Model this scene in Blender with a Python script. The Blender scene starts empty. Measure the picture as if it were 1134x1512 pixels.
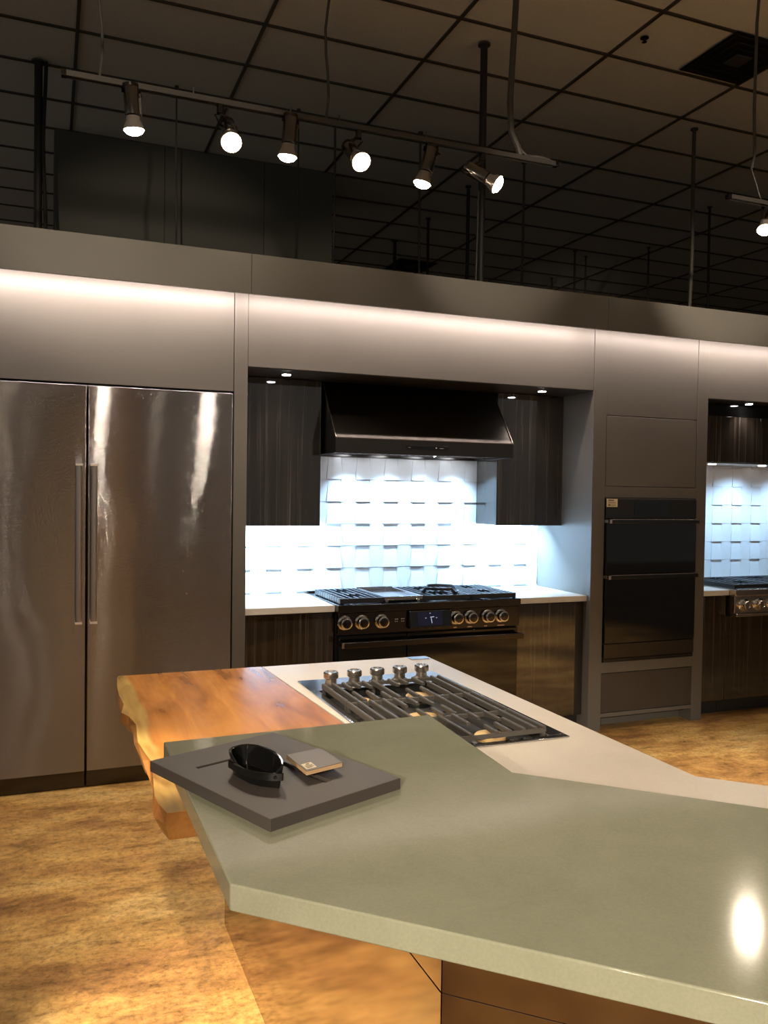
import bpy, bmesh, math, random
from mathutils import Vector, Matrix
random.seed(7)
S = bpy.context.scene
COL = S.collection
PI = math.pi
D = 4.68          # distance of the cabinet faces from the camera's wall line
CEIL = 4.85

# ------------------------------------------------------------------ helpers
class MB:
    def __init__(s):
        s.bm = bmesh.new()
    def poly(s, pts):
        vs = [s.bm.verts.new(p) for p in pts]
        try: return s.bm.faces.new(vs)
        except ValueError: return None
    def box(s, x0, x1, y0, y1, z0, z1):
        v = [s.bm.verts.new((x, y, z)) for x in (x0, x1) for y in (y0, y1) for z in (z0, z1)]
        for f in ((0,1,3,2),(4,6,7,5),(0,4,5,1),(2,3,7,6),(0,2,6,4),(1,5,7,3)):
            s.bm.faces.new([v[i] for i in f])
        return s
    def prism(s, pts, z0, z1, top=None):
        """pts: xy outline; top: optional outline for the upper face"""
        top = top or pts
        a = [s.bm.verts.new((x, y, z0)) for x, y in pts]
        b = [s.bm.verts.new((x, y, z1)) for x, y in top]
        n = len(a)
        s.bm.faces.new(a[::-1]); s.bm.faces.new(b)
        for i in range(n):
            j = (i+1) % n
            s.bm.faces.new((a[i], a[j], b[j], b[i]))
        return s
    def extrude_x(s, prof, x0, x1):
        a = [s.bm.verts.new((x0, y, z)) for y, z in prof]
        b = [s.bm.verts.new((x1, y, z)) for y, z in prof]
        n = len(a)
        s.bm.faces.new(a[::-1]); s.bm.faces.new(b)
        for i in range(n):
            j = (i+1) % n
            s.bm.faces.new((a[i], a[j], b[j], b[i]))
        return s
    def extrude_y(s, prof, y0, y1):
        a = [s.bm.verts.new((x, y0, z)) for x, z in prof]
        b = [s.bm.verts.new((x, y1, z)) for x, z in prof]
        n = len(a)
        s.bm.faces.new(a[::-1]); s.bm.faces.new(b)
        for i in range(n):
            j = (i+1) % n
            s.bm.faces.new((a[i], a[j], b[j], b[i]))
        return s
    def lathe(s, prof, c=(0,0,0), axis=(0,0,1), seg=28):
        """prof: list of (radius, height along axis)"""
        q = Vector((0,0,1)).rotation_difference(Vector(axis).normalized())
        c = Vector(c); rings = []
        for r, h in prof:
            if r < 1e-6:
                rings.append([s.bm.verts.new(c + q @ Vector((0,0,h)))])
            else:
                rings.append([s.bm.verts.new(c + q @ Vector((r*math.cos(2*PI*k/seg), r*math.sin(2*PI*k/seg), h))) for k in range(seg)])
        for a, b in zip(rings, rings[1:]):
            for k in range(seg):
                l = (k+1) % seg
                if len(a) == 1 and len(b) == 1: continue
                if len(a) == 1: s.bm.faces.new((a[0], b[k], b[l]))
                elif len(b) == 1: s.bm.faces.new((a[k], a[l], b[0]))
                else: s.bm.faces.new((a[k], a[l], b[l], b[k]))
        if len(rings[0]) > 1: s.bm.faces.new(rings[0][::-1])
        if len(rings[-1]) > 1: s.bm.faces.new(rings[-1])
        return s
    def cyl(s, p0, p1, r, seg=16, r1=None):
        p0 = Vector(p0); p1 = Vector(p1); d = p1-p0
        return s.lathe([(r, 0), (r1 or r, d.length)], p0, d, seg)
    def tube(s, pts, r, seg=8):
        pts = [Vector(p) for p in pts]; rings = []
        for i, p in enumerate(pts):
            t = (pts[min(i+1, len(pts)-1)] - pts[max(i-1, 0)]).normalized()
            q = Vector((0,0,1)).rotation_difference(t)
            rings.append([s.bm.verts.new(p + q @ Vector((r*math.cos(2*PI*k/seg), r*math.sin(2*PI*k/seg), 0))) for k in range(seg)])
        for a, b in zip(rings, rings[1:]):
            for k in range(seg):
                l = (k+1) % seg
                s.bm.faces.new((a[k], a[l], b[l], b[k]))
        s.bm.faces.new(rings[0][::-1]); s.bm.faces.new(rings[-1])
        return s
    def bar(s, p0, p1, w, h, taper=0.0):
        """square-section bar from p0 to p1, width w, height h (hanging below the points)"""
        p0 = Vector(p0); p1 = Vector(p1); d = (p1-p0).normalized()
        n = Vector((-d.y, d.x, 0)).normalized()*w/2
        k = .6
        def sec(p, hh):
            return [s.bm.verts.new(p + v) for v in (n*k, n + Vector((0,0,-w*.25)), n + Vector((0,0,-hh)), -n + Vector((0,0,-hh)), -n + Vector((0,0,-w*.25)), -n*k)]
        a = sec(p0, h); b = sec(p1, h*(1-taper))
        s.bm.faces.new(a); s.bm.faces.new(b[::-1])
        for i in range(6):
            j = (i+1) % 6
            s.bm.faces.new((a[i], b[i], b[j], a[j]))
        return s

ORG = {}
def thing(name, label, cat, loc, group=None):
    o = bpy.data.objects.new(name, None); COL.objects.link(o)
    o.empty_display_size = .05
    o.location = loc; ORG[o] = Vector(loc)
    o['label'] = label; o['category'] = cat
    if group: o['group'] = group
    return o
def obj(name, mb, mat, parent=None, bevel=0, seg=2, smooth=35, label=None, cat=None, group=None, kind=None, local=False):
    bm = mb.bm
    bmesh.ops.recalc_face_normals(bm, faces=bm.faces)
    if parent is not None:
        org = ORG[parent] if not local else Vector((0,0,0))
        o_org = org
    else:
        xs = [v.co for v in bm.verts]
        org = Vector(((min(v.x for v in xs)+max(v.x for v in xs))/2, (min(v.y for v in xs)+max(v.y for v in xs))/2, min(v.z for v in xs)))
        o_org = org
    if org.length: bmesh.ops.translate(bm, verts=bm.verts, vec=-org)
    me = bpy.data.meshes.new(name); bm.to_mesh(me); bm.free()
    for m in (mat if isinstance(mat, (list, tuple)) else [mat]): me.materials.append(m)
    if smooth:
        for p in me.polygons: p.use_smooth = True
        me.set_sharp_from_angle(angle=math.radians(smooth))
    o = bpy.data.objects.new(name, me); COL.objects.link(o)
    if parent is not None: o.parent = parent
    else: o.location = org
    ORG[o] = o_org
    if bevel:
        b = o.modifiers.new('bevel', 'BEVEL'); b.width = bevel; b.segments = seg; b.limit_method = 'ANGLE'; b.angle_limit = math.radians(40)
    if label: o['label'] = label
    if cat: o['category'] = cat
    if group: o['group'] = group
    if kind: o['kind'] = kind
    return o
def box(name, b, mat, parent=None, **k):
    return obj(name, MB().box(*b), mat, parent, **k)
def copy_tree(o, parent=None):
    c = o.copy(); COL.objects.link(c)
    if parent is not None: c.parent = parent
    ORG[c] = ORG.get(o, Vector((0,0,0)))
    for ch in [x for x in list(bpy.data.objects) if x.parent is o]: copy_tree(ch, c)
    return c

# ------------------------------------------------------------------ materials
def new_mat(name):
    m = bpy.data.materials.new(name); m.use_nodes = True
    nt = m.node_tree; return m, nt, nt.nodes['Principled BSDF']
def setp(b, **k):
    for n, v in k.items():
        key = {'color':'Base Color','rough':'Roughness','metal':'Metallic','coat':'Coat Weight','coatr':'Coat Roughness','spec':'Specular IOR Level','aniso':'Anisotropic','emc':'Emission Color','ems':'Emission Strength','arot':'Anisotropic Rotation','trans':'Transmission Weight','ior':'IOR'}[n]
        if isinstance(v, (tuple, list)) and len(v) == 3: v = (*v, 1)
        b.inputs[key].default_value = v
def simple(name, color, rough=.5, **k):
    m, nt, b = new_mat(name); setp(b, color=color, rough=rough, **k); return m
def N(nt, t, **k):
    n = nt.nodes.new(t)
    for a, v in k.items():
        if a in n.inputs: n.inputs[a].default_value = v
        else: setattr(n, a, v)
    return n
def coords(nt, scale=(1,1,1), rot=(0,0,0), kind='Object'):
    tc = N(nt, 'ShaderNodeTexCoord'); mp = N(nt, 'ShaderNodeMapping')
    mp.inputs['Scale'].default_value = scale; mp.inputs['Rotation'].default_value = rot
    nt.links.new(tc.outputs[kind], mp.inputs['Vector']); return mp.outputs['Vector']
def wcoords(nt, scale=(1,1,1), rot=(0,0,0)):
    g = N(nt, 'ShaderNodeNewGeometry'); mp = N(nt, 'ShaderNodeMapping')
    mp.inputs['Scale'].default_value = scale; mp.inputs['Rotation'].default_value = rot
    nt.links.new(g.outputs['Position'], mp.inputs['Vector']); return mp.outputs['Vector']
def noise(nt, vec, scale, detail=4, rough=.5, dist=0):
    n = N(nt, 'ShaderNodeTexNoise'); n.inputs['Scale'].default_value = scale; n.inputs['Detail'].default_value = detail
    n.inputs['Roughness'].default_value = rough; n.inputs['Distortion'].default_value = dist
    nt.links.new(vec, n.inputs['Vector']); return n.outputs['Fac']
def ramp(nt, fac, stops):
    r = N(nt, 'ShaderNodeValToRGB'); e = r.color_ramp.elements
    while len(e) < len(stops): e.new(.5)
    for i, (p, c) in enumerate(stops):
        e[i].position = p; e[i].color = (*c, 1) if len(c) == 3 else c
    nt.links.new(fac, r.inputs['Fac']); return r.outputs['Color']
def mixc(nt, f, a, b, mode='MIX'):
    m = N(nt, 'ShaderNodeMix'); m.data_type = 'RGBA'; m.blend_type = mode
    if isinstance(f, float): m.inputs[0].default_value = f
    else: nt.links.new(f, m.inputs[0])
    for i, c in ((6, a), (7, b)):
        if isinstance(c, tuple): m.inputs[i].default_value = (*c, 1)
        else: nt.links.new(c, m.inputs[i])
    return m.outputs[2]
def bump(nt, b, h, strength, dist=.01):
    n = N(nt, 'ShaderNodeBump'); n.inputs['Strength'].default_value = strength; n.inputs['Distance'].default_value = dist
    nt.links.new(h, n.inputs['Height']); nt.links.new(n.outputs['Normal'], b.inputs['Normal'])

M = {}
# taupe painted panels
m, nt, b = new_mat('taupe_paint'); setp(b, rough=.42, spec=.45)
v = wcoords(nt); nt.links.new(ramp(nt, noise(nt, v, 2.0, 3), [(.3, (.113,.107,.095)), (.7, (.124,.117,.104))]), b.inputs['Base Color'])
M['taupe'] = m
M['drawer'] = simple('dark_drawer_front', (.050,.043,.037), .42)
M['gap'] = simple('dark_gap', (.006,.006,.006), .7)
M['grey_side'] = simple('grey_side_paint', (.20,.19,.175), .45)
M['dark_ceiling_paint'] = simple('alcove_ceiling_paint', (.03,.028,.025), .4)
# zebrano-like dark laminate, glossy
def laminate(name, rough=.06, dark=1.0):
    m, nt, b = new_mat(name); setp(b, rough=rough, spec=.5, coat=.35, coatr=.03, ior=1.75)
    v = wcoords(nt, (1, 1, .012))
    n1 = noise(nt, v, 55, 3, .55); n2 = noise(nt, v, 190, 2, .5)
    a = ramp(nt, n1, [(.36, (.014*dark,.011*dark,.009*dark)), (.52, (.022*dark,.018*dark,.0145*dark)), (.64, (.034*dark,.028*dark,.023*dark)), (.72, (.075*dark,.066*dark,.055*dark))])
    c = ramp(nt, n2, [(.35, (.55,.55,.55)), (.65, (1.15,1.12,1.1))])
    nt.links.new(mixc(nt, 1.0, a, c, 'MULTIPLY'), b.inputs['Base Color'])
    return m
M['laminate'] = laminate('streaked_dark_laminate', .05, 1.5)
# black stainless
def steel(name, col, rough, aniso, wav=0.0, rot=0.0, brush=(2, 2, 220), bstr=.02):
    m, nt, b = new_mat(name); setp(b, color=col, rough=rough, metal=1.0, aniso=aniso, arot=rot)
    if aniso:
        t = N(nt, 'ShaderNodeTangent'); t.direction_type = 'RADIAL'; t.axis = 'Z'
        nt.links.new(t.outputs['Tangent'], b.inputs['Tangent'])
    v = wcoords(nt, brush)
    nb = noise(nt, v, 8, 2)
    mr = N(nt, 'ShaderNodeMapRange'); mr.inputs['To Min'].default_value = rough*.8; mr.inputs['To Max'].default_value = rough*1.25
    nt.links.new(nb, mr.inputs['Value']); nt.links.new(mr.outputs['Result'], b.inputs['Roughness'])
    if wav:
        v2 = wcoords(nt, (1.5, 1.0, .8))
        h = noise(nt, v2, 2.2, 1.0)
        bump(nt, b, h, 1.0, wav)
    return m
def brushed(name, col, rough, fine, low):
    m, nt, b = new_mat(name); setp(b, color=col, rough=rough, metal=1.0)
    g = N(nt, 'ShaderNodeNewGeometry')
    nf = noise(nt, wcoords(nt, (260, 260, 6000)), 1.0, 0, .5)
    nl = noise(nt, wcoords(nt, (2.0, 1, 1.0)), 1.6, 1.5, .5)
    def vm(op, *a):
        n_ = N(nt, 'ShaderNodeVectorMath'); n_.operation = op
        for i, x_ in enumerate(a):
            if isinstance(x_, tuple): n_.inputs[i].default_value = x_
            else: nt.links.new(x_, n_.inputs[i])
        return n_
    def centred(f_, vec):
        mm = N(nt, 'ShaderNodeMath'); mm.operation = 'SUBTRACT'; mm.inputs[1].default_value = .5; nt.links.new(f_, mm.inputs[0])
        v_ = vm('SCALE', vec); nt.links.new(mm.outputs[0], v_.inputs['Scale']); return v_.outputs[0]
    a = vm('ADD', g.outputs['Normal'], centred(nf, (0, 0, fine)))
    c = vm('ADD', a.outputs[0], centred(nl, (low, 0, 0)))
    nn = vm('NORMALIZE', c.outputs[0]); nt.links.new(nn.outputs[0], b.inputs['Normal'])
    return m
M['fridge'] = brushed('brushed_black_stainless', (.31,.31,.335), .085, 1.9, .08)
M['blacksteel'] = steel('black_stainless', (.07,.063,.057), .2, .0)
M['hoodsteel'] = steel('hood_black_steel', (.085,.078,.072), .3, .0)
M['sp_rail'] = simple('track_rail_metal', (.09,.083,.075), .35, metal=.8)
M['steel'] = steel('stainless', (.55,.50,.44), .24, .0)
M['handle'] = steel('handle_steel', (.46,.42,.38), .25, .0)
M['bar_handle'] = simple('bar_handle_steel', (.55,.50,.46), .36, metal=1)
M['handle_cap'] = simple('bar_handle_cap', (.80,.72,.64), .5, metal=.3)
M['chrome'] = simple('polished_chrome', (.75,.72,.68), .09, metal=1)
M['copper_edge'] = simple('polished_edge', (.72,.58,.52), .22, metal=1)
M['traymetal'] = simple('cooktop_tray_steel', (.62,.63,.65), .13, metal=1)
M['mirror_panel'] = steel('mirror_steel_panel', (.40,.33,.30), .09, .0)
M['baffle'] = simple('baffle_filter_steel', (.5,.5,.52), .2, metal=1)
M['black_glass'] = simple('black_glass', (.004,.004,.004), .04)
M['black_gloss'] = simple('black_gloss_plastic', (.006,.006,.006), .08)
M['black_paint'] = simple('black_enamel', (.012,.011,.010), .25)
M['black_rod'] = simple('black_rod_paint', (.008,.007,.006), .6)
M['grey_cable'] = simple('grey_cable', (.045,.04,.034), .6)
M['iron'] = simple('cast_iron', (.060,.055,.048), .45)
M['iron_back'] = simple('cast_iron_enamel', (.02,.022,.026), .28)
M['brass'] = simple('brass_burner_cap', (.66,.45,.20), .45, metal=.2)
M['burner_dark'] = simple('burner_well', (.01,.01,.01), .5)
M['label'] = simple('paper_label', (.72,.62,.45), .7)
M['ink'] = simple('printed_ink', (.12,.09,.06), .7)
M['white_mark'] = simple('white_marking', (.7,.7,.7), .5)
M['tee'] = simple('black_tee_bar', (.060,.056,.050), .35)
M['blackwall'] = simple('black_wall_paint', (.085,.085,.075), .8)
M['vent'] = simple('vent_black', (.008,.007,.006), .5)
M['sidepanel'] = simple('black_side_panel', (.02,.019,.018), .4)
M['board'] = simple('charcoal_matte_board', (.060,.051,.046), .55, spec=.25)
M['boardedge'] = simple('board_slot_black', (.006,.006,.006), .6)
M['sample'] = simple('brown_sample_face', (.075,.058,.046), .45)
M['sample_edge'] = simple('tan_sample_core', (.5,.33,.18), .6)
# ceiling tile
m, nt, b = new_mat('dark_ceiling_tile'); setp(b, rough=.85, spec=.2)
v = wcoords(nt); nt.links.new(ramp(nt, noise(nt, v, 60, 4, .6), [(.3, (.64,.655,.65)), (.7, (.72,.735,.73))]), b.inputs['Base Color'])
M['tile_ceiling'] = m
# stained concrete floor
m, nt, b = new_mat('stained_concrete'); setp(b, spec=.5)
v = wcoords(nt)
n1 = noise(nt, wcoords(nt, (.8,1.7,1), (0,0,.25)), 1.5, 8, .68, .35); n2 = noise(nt, wcoords(nt, (.9,2.2,1), (0,0,.2)), 7, 10, .75, .4); n3 = noise(nt, v, 38, 8, .8)
a = ramp(nt, n1, [(.34, (.24,.125,.045)), (.44, (.37,.205,.068)), (.54, (.52,.32,.105)), (.64, (.60,.41,.16))])
c = ramp(nt, n2, [(.36, (.55,.53,.50)), (.47, (.90,.88,.84)), (.58, (1.10,1.08,1.02))])
e = ramp(nt, n3, [(.38, (.58,.55,.52)), (.50, (.98,.97,.95)), (.62, (1.16,1.16,1.14))])
nt.links.new(mixc(nt, 1.0, mixc(nt, 1.0, a, c, 'MULTIPLY'), e, 'MULTIPLY'), b.inputs['Base Color'])
mr = N(nt, 'ShaderNodeMapRange'); mr.inputs['To Min'].default_value = .2; mr.inputs['To Max'].default_value = .42
nt.links.new(n2, mr.inputs['Value']); nt.links.new(mr.outputs['Result'], b.inputs['Roughness'])
bump(nt, b, n2, .15, .004)
M['floor'] = m
# countertops
def stone(name, c0, c1, rough, vein=None):
    m, nt, b = new_mat(name); setp(b, rough=rough, spec=.5)
    v = wcoords(nt)
    n = noise(nt, v, 7, 6, .6, .5); f = noise(nt, v, 260, 2, .5)
    a = ramp(nt, n, [(.3, c0), (.7, c1)])
    c = ramp(nt, f, [(.3, (.94,.94,.94)), (.7, (1.04,1.04,1.04))])
    out = mixc(nt, 1.0, a, c, 'MULTIPLY')
    if vein:
        w = noise(nt, wcoords(nt, (1, 2.2, 1), (0,0,.5)), 9, 8, .75, 1.2)
        k = ramp(nt, w, [(.62, (0,0,0)), (.70, (.35,.35,.35))])
        out = mixc(nt, k, out, vein)
    nt.links.new(out, b.inputs['Base Color'])
    return m
M['white_stone'] = stone('cream_quartz', (.60,.545,.47), (.66,.60,.52), .28)
M['back_stone'] = stone('white_quartz', (.66,.64,.60), (.72,.70,.66), .3)
M['green_stone'] = stone('sage_green_quartz', (.235,.245,.175), (.275,.28,.205), .10, (.17,.165,.105))
# backsplash ceramic
M['ceramic'] = simple('white_ceramic', (.80,.82,.84), .25)
# wood slab: sapwood edge along x, heart figure along y
m, nt, b = new_mat('live_edge_wood'); setp(b, rough=.24, spec=.45, coat=.1, coatr=.1)
g = N(nt, 'ShaderNodeNewGeometry'); sx = N(nt, 'ShaderNodeSeparateXYZ'); nt.links.new(g.outputs['Position'], sx.inputs[0])
wob = noise(nt, wcoords(nt, (1, 1.2, 1)), 3.0, 3, .5)
ma = N(nt, 'ShaderNodeMath'); ma.operation = 'MULTIPLY_ADD'; ma.inputs[1].default_value = .05; ma.inputs[2].default_value = -.025
nt.links.new(wob, ma.inputs[0])
ad = N(nt, 'ShaderNodeMath'); ad.operation = 'ADD'; nt.links.new(sx.outputs['X'], ad.inputs[0]); nt.links.new(ma.outputs[0], ad.inputs[1])
mr = N(nt, 'ShaderNodeMapRange'); mr.inputs['From Min'].default_value = .20; mr.inputs['From Max'].default_value = .80
nt.links.new(ad.outputs[0], mr.inputs['Value'])
base = ramp(nt, mr.outputs['Result'], [(.0, (.30,.195,.055)), (.105, (.37,.25,.075)), (.125, (.36,.150,.032)), (.5, (.44,.195,.042)), (1.0, (.41,.175,.038))])
fig = noise(nt, wcoords(nt, (5, 1.0, 5), (0,0,-.35)), 1.7, 3, .55, .6)
fc = ramp(nt, fig, [(.34, (.42,.33,.27)), (.44, (.80,.74,.68)), (.60, (1.18,1.18,1.12))])
fine = noise(nt, wcoords(nt, (40, 2.5, 40), (0,0,-.2)), 2, 3, .55, .2)
fn = ramp(nt, fine, [(.3, (.90,.87,.84)), (.7, (1.06,1.06,1.06))])
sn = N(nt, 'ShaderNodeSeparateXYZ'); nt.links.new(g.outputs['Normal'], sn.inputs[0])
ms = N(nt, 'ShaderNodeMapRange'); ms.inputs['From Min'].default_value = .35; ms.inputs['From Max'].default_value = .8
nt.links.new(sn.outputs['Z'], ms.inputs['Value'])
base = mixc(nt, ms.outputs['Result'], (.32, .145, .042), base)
nt.links.new(mixc(nt, 1.0, mixc(nt, 1.0, base, fc, 'MULTIPLY'), fn, 'MULTIPLY'), b.inputs['Base Color'])
M['wood'] = m
def emit(name, col, s):
    m, nt, b = new_mat(name); setp(b, color=(0,0,0), emc=col, ems=s, rough=.5); return m
M['bulb'] = emit('lamp_bulb_glow', (1.0,.80,.55), 55)
M['downlight_glow'] = emit('downlight_glow', (1.0,.90,.85), 60)
M['hood_lamp'] = emit('hood_lamp_glow', (.85,.93,1.0), 40)
M['led'] = emit('cove_led_glow', (1.0,.84,.74), 12)
M['led_cold'] = emit('cabinet_led_glow', (.72,.86,1.0), 8)
M['screen'] = emit('range_screen_glow', (.012,.02,.09), .16)
M['screen_mark'] = emit('range_screen_mark', (.7,.8,1.0), .9)

# ------------------------------------------------------------------ room shell
X0, X1, Y0, Y1 = -7.0, 15.0, -7.0, 17.0
box('floor', (X0, X1, Y0, Y1, -.1, 0), M['floor'], kind='structure', smooth=0)
box('ceiling', (X0, X1, Y0, Y1, CEIL+.012, CEIL+.11), M['tile_ceiling'], kind='structure', smooth=0)
g = MB()
x = .182 - 1.22*5
while x < X1:
    g.box(x-.012, x+.012, Y0, Y1, CEIL, CEIL+.012); x += 1.22
y = 5.868 - .61*21
while y < Y1:
    g.box(X0, X1, y-.012, y+.012, CEIL+.001, CEIL+.012); y += .61
obj('trim_1', g, M['tee'], kind='structure', smooth=0)
box('wall_right_blocker', (X1, X1+.1, Y0, Y1, 0, CEIL), M['blackwall'], kind='structure', smooth=0)  # unseen wall, added to keep ambient light off the far ceiling
box('wall_back_blocker', (X0, X1, Y1, Y1+.1, 0, CEIL), M['blackwall'], kind='structure', smooth=0)  # likewise unseen, added to block ambient light from behind the kitchen
# black boxed-in wall that meets the ceiling behind the kitchen
w = MB(); w.box(.04, 1.02, 8.29, 9.4, 0, CEIL); w.box(1.025, 1.985, 8.291, 9.4, 0, CEIL); w.box(1.99, 2.70, 8.29, 9.4, 0, CEIL)
obj('wall_inner', w, M['blackwall'], kind='structure', smooth=0)

# ------------------------------------------------------------------ kitchen wall run (structure)
TOP = 2.86
k = MB()
k.box(-3.2, .960, D, 5.42, 2.140, TOP)                # over the fridge columns
k.box(-3.2, -.62, D, 5.42, 0, 2.135)                 # filler left of the columns (outside the frame)
obj('wall_over_refrigerators', k, M['taupe'], kind='structure', bevel=.0015)
box('wall_pilaster', (.9635, 1.038, D-.003, 5.42, 0, TOP), M['taupe'], kind='structure', bevel=.0015)
box('wall_header', (1.0395, 3.3635, D, 5.42, 2.285, TOP), M['taupe'], kind='structure', bevel=.0015)
box('wall_behind_range', (1.038, 3.365, 5.36, 5.42, 0, 2.285), M['grey_side'], kind='structure', smooth=0)
box('wall_header_right', (4.3305, 7.6, D, 5.42, 2.285, TOP), M['taupe'], kind='structure', bevel=.0015)
box('wall_behind_right_range', (4.3305, 7.6, 5.36, 5.42, 0, 2.285), M['grey_side'], kind='structure', smooth=0)
box('wall_right_end', (7.0, 7.6, D, 5.36, 0, 2.284), M['taupe'], kind='structure', smooth=0)
# alcove ceilings, painted dark
box('ceiling_alcove', (1.0385, 3.3645, D+.006, 5.359, 2.2815, 2.2845), M['dark_ceiling_paint'], kind='structure', smooth=0)
box('ceiling_alcove_right', (4.3315, 6.999, D+.006, 5.359, 2.2815, 2.2845), M['dark_ceiling_paint'], kind='structure', smooth=0)
# fascia boards with butt joints
for i, (a, bb) in enumerate(((-3.2, 1.014), (1.016, 3.334), (3.336, 7.6))):
    box('trim_%d' % (i+2), (a, bb, 4.500, 4.520, 2.6506, 2.8645), M['taupe'], kind='structure', bevel=.001)
box('trim_5', (-3.2, 7.6, 4.5205, 5.42, 2.8605, 2.864), M['taupe'], kind='structure', smooth=0)

# cove light strips hidden behind the fascia
for i, (a, bb, w_) in enumerate(((-3.0, .99, 'over the refrigerator columns'), (1.03, 3.31, 'above the range alcove'), (3.36, 7.4, 'above the wall oven and right alcove'))):
    st = thing('cove_light', 'warm white light strip hidden behind the taupe fascia ' + w_, 'light strip', ((a+bb)/2, 4.532, 2.672), 'cove light strips behind the fascia')
    box('housing', (a, bb, 4.5205, 4.528, 2.668, 2.692), M['steel'], st)
    box('diffuser', (a+.01, bb-.01, 4.5285, 4.532, 2.671, 2.688), M['led'], st)

# ------------------------------------------------------------------ refrigerator columns
def fridge(x0, x1, handle_x, hinge, label, dy):
    t = thing('refrigerator_column', label, 'refrigerator', ((x0+x1)/2, 4.9, 0), 'twin refrigerator columns')
    box('cabinet', (x0, x1, 4.735, 5.35, .006, 2.133), M['blacksteel'], t)
    d = box('door', (x0+.0025, x1-.0025, 4.672, 4.728, .092, 2.128), M['fridge'], t, bevel=.003)
    ORG[d] = ORG[t]
    h = MB(); hx0, hx1 = handle_x
    h.cyl(((hx0+hx1)/2, 4.617, .893), ((hx0+hx1)/2, 4.617, 1.708), .0165, 28)
    hh = obj('handle', h, M['bar_handle'], d, label='tall round stainless bar handle'); ORG[hh] = ORG[t]
    for z in (.886, 1.708): obj('handle_mount', MB().box(hx0-.001, hx1+.001, 4.599, 4.671, z-.003, z+.007), M['handle_cap'], d)
    box('toe_kick', (x0+.002, x1-.002, 4.690, 4.72, .004, .088), M['blacksteel'], t, bevel=.002)
    return t
fridge(-.575, .188, (.134, .166), 'r', 'black stainless refrigerator column at the left edge, handle on its right side', 0)
fridge(.1935, .9575, (.207, .240), 'l', 'black stainless refrigerator column beside the taupe pilaster, handle on its left side', 0)

# ------------------------------------------------------------------ oven tower cabinet
t = thing('oven_cabinet', 'tall taupe cabinet tower housing the black double wall oven, on two feet', 'cabinet', (3.85, 5.0, 0))
f = MB()
L_, R_ = 3.365, 4.330
f.box(L_, 3.4675, D-.003, 5.36, 0, TOP)          # left stile and side
f.box(4.2385, R_, D-.003, 5.36, 0, TOP)         # right stile and side
f.box(3.4685, 4.2375, D, 5.36, 2.128, TOP)       # top panel
f.box(3.4675, 4.2385, D-.0025, 5.36, 1.574, 1.648)
f.box(3.4675, 4.2385, D-.0025, 5.36, .388, .460)
f.box(3.4675, 4.2385, D-.0025, 5.36, .088, .114)
f.box(3.4675, 4.2385, 5.30, 5.36, .114, 2.128)
f.box(3.4675, 4.2385, 4.80, 4.84, 0, .088)
obj('body', f, M['taupe'], t, bevel=.0012)
box('upper_door', (3.4715, 4.2345, D-.001, 4.70, 1.652, 2.123), M['taupe'], t, bevel=.002)
box('drawer', (3.4715, 4.2345, D-.001, 4.70, .118, .384), M['drawer'], t, bevel=.002, label='darker flat drawer front')
# ------------------------------------------------------------------ wall oven
t = thing('wall_oven', 'black double wall oven with two bar handles, built into the taupe tower', 'oven', (3.853, 5.0, .463))
box('body', (3.4705, 4.2355, 4.69, 5.28, .463, 1.570), M['black_paint'], t)
cp = box('control_panel', (3.4705, 4.2355, 4.664, 4.689, 1.436, 1.569), M['hoodsteel'], t, bevel=.002)
box('display', (3.700, 3.985, 4.6615, 4.664, 1.458, 1.549), M['black_glass'], cp)
for nm, z0, z1, hz in (('upper', 1.056, 1.430, 1.417), ('lower', .590, 1.050, 1.044)):
    d = box('oven_door', (3.4735, 4.2325, 4.656, 4.689, z0, z1), M['black_glass'], t, bevel=.003, label=nm + ' black glass oven door')
    h = MB(); h.box(3.452, 4.205, 4.596, 4.614, hz-.014, hz+.012)
    hh = obj('handle', h, M['blacksteel'], d, bevel=.003)
    for xx in (3.452, 4.185): obj('handle_mount', MB().box(xx, xx+.020, 4.614, 4.655, hz-.012, hz+.010), M['handle'], d, bevel=.001)
    e = MB(); e.box(3.4515, 3.470, 4.5955, 4.5962, hz-.0135, hz+.0115)
    e.box(3.475, 4.160, 4.597, 4.613, hz+.0121, hz+.0145)  # bright strip standing in for the highlight along the bar's top
    obj('handle_end_highlight', e, M['copper_edge'], d)
box('bottom_trim', (3.4735, 4.2325, 4.660, 4.689, .490, .586), M['hoodsteel'], t, bevel=.002)
bb_ = MB(); bb_.box(3.4735, 4.2325, 4.668, 4.689, .466, .484)
for i in range(18): bb_.box(3.50+i*.04, 3.528+i*.04, 4.666, 4.669, .470, .480)
obj('vent_grille', bb_, M['black_paint'], t)
st = box('price_label', (3.473, 3.560, 4.6615, 4.6638, 1.512, 1.566), M['label'], t, label='cream paper tag in the upper left corner')
e = MB(); e.box(3.483, 3.530, 4.6608, 4.6614, 1.553, 1.560)
for zz in (1.543, 1.536): e.box(3.483, 3.546, 4.6608, 4.6614, zz, zz+.0022)
e.box(3.483, 3.503, 4.6608, 4.6614, 1.520, 1.529)
for zz in (1.520, 1.526): e.box(3.508, 3.548, 4.6608, 4.6614, zz, zz+.0022)
obj('print', e, M['ink'], st); 

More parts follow.
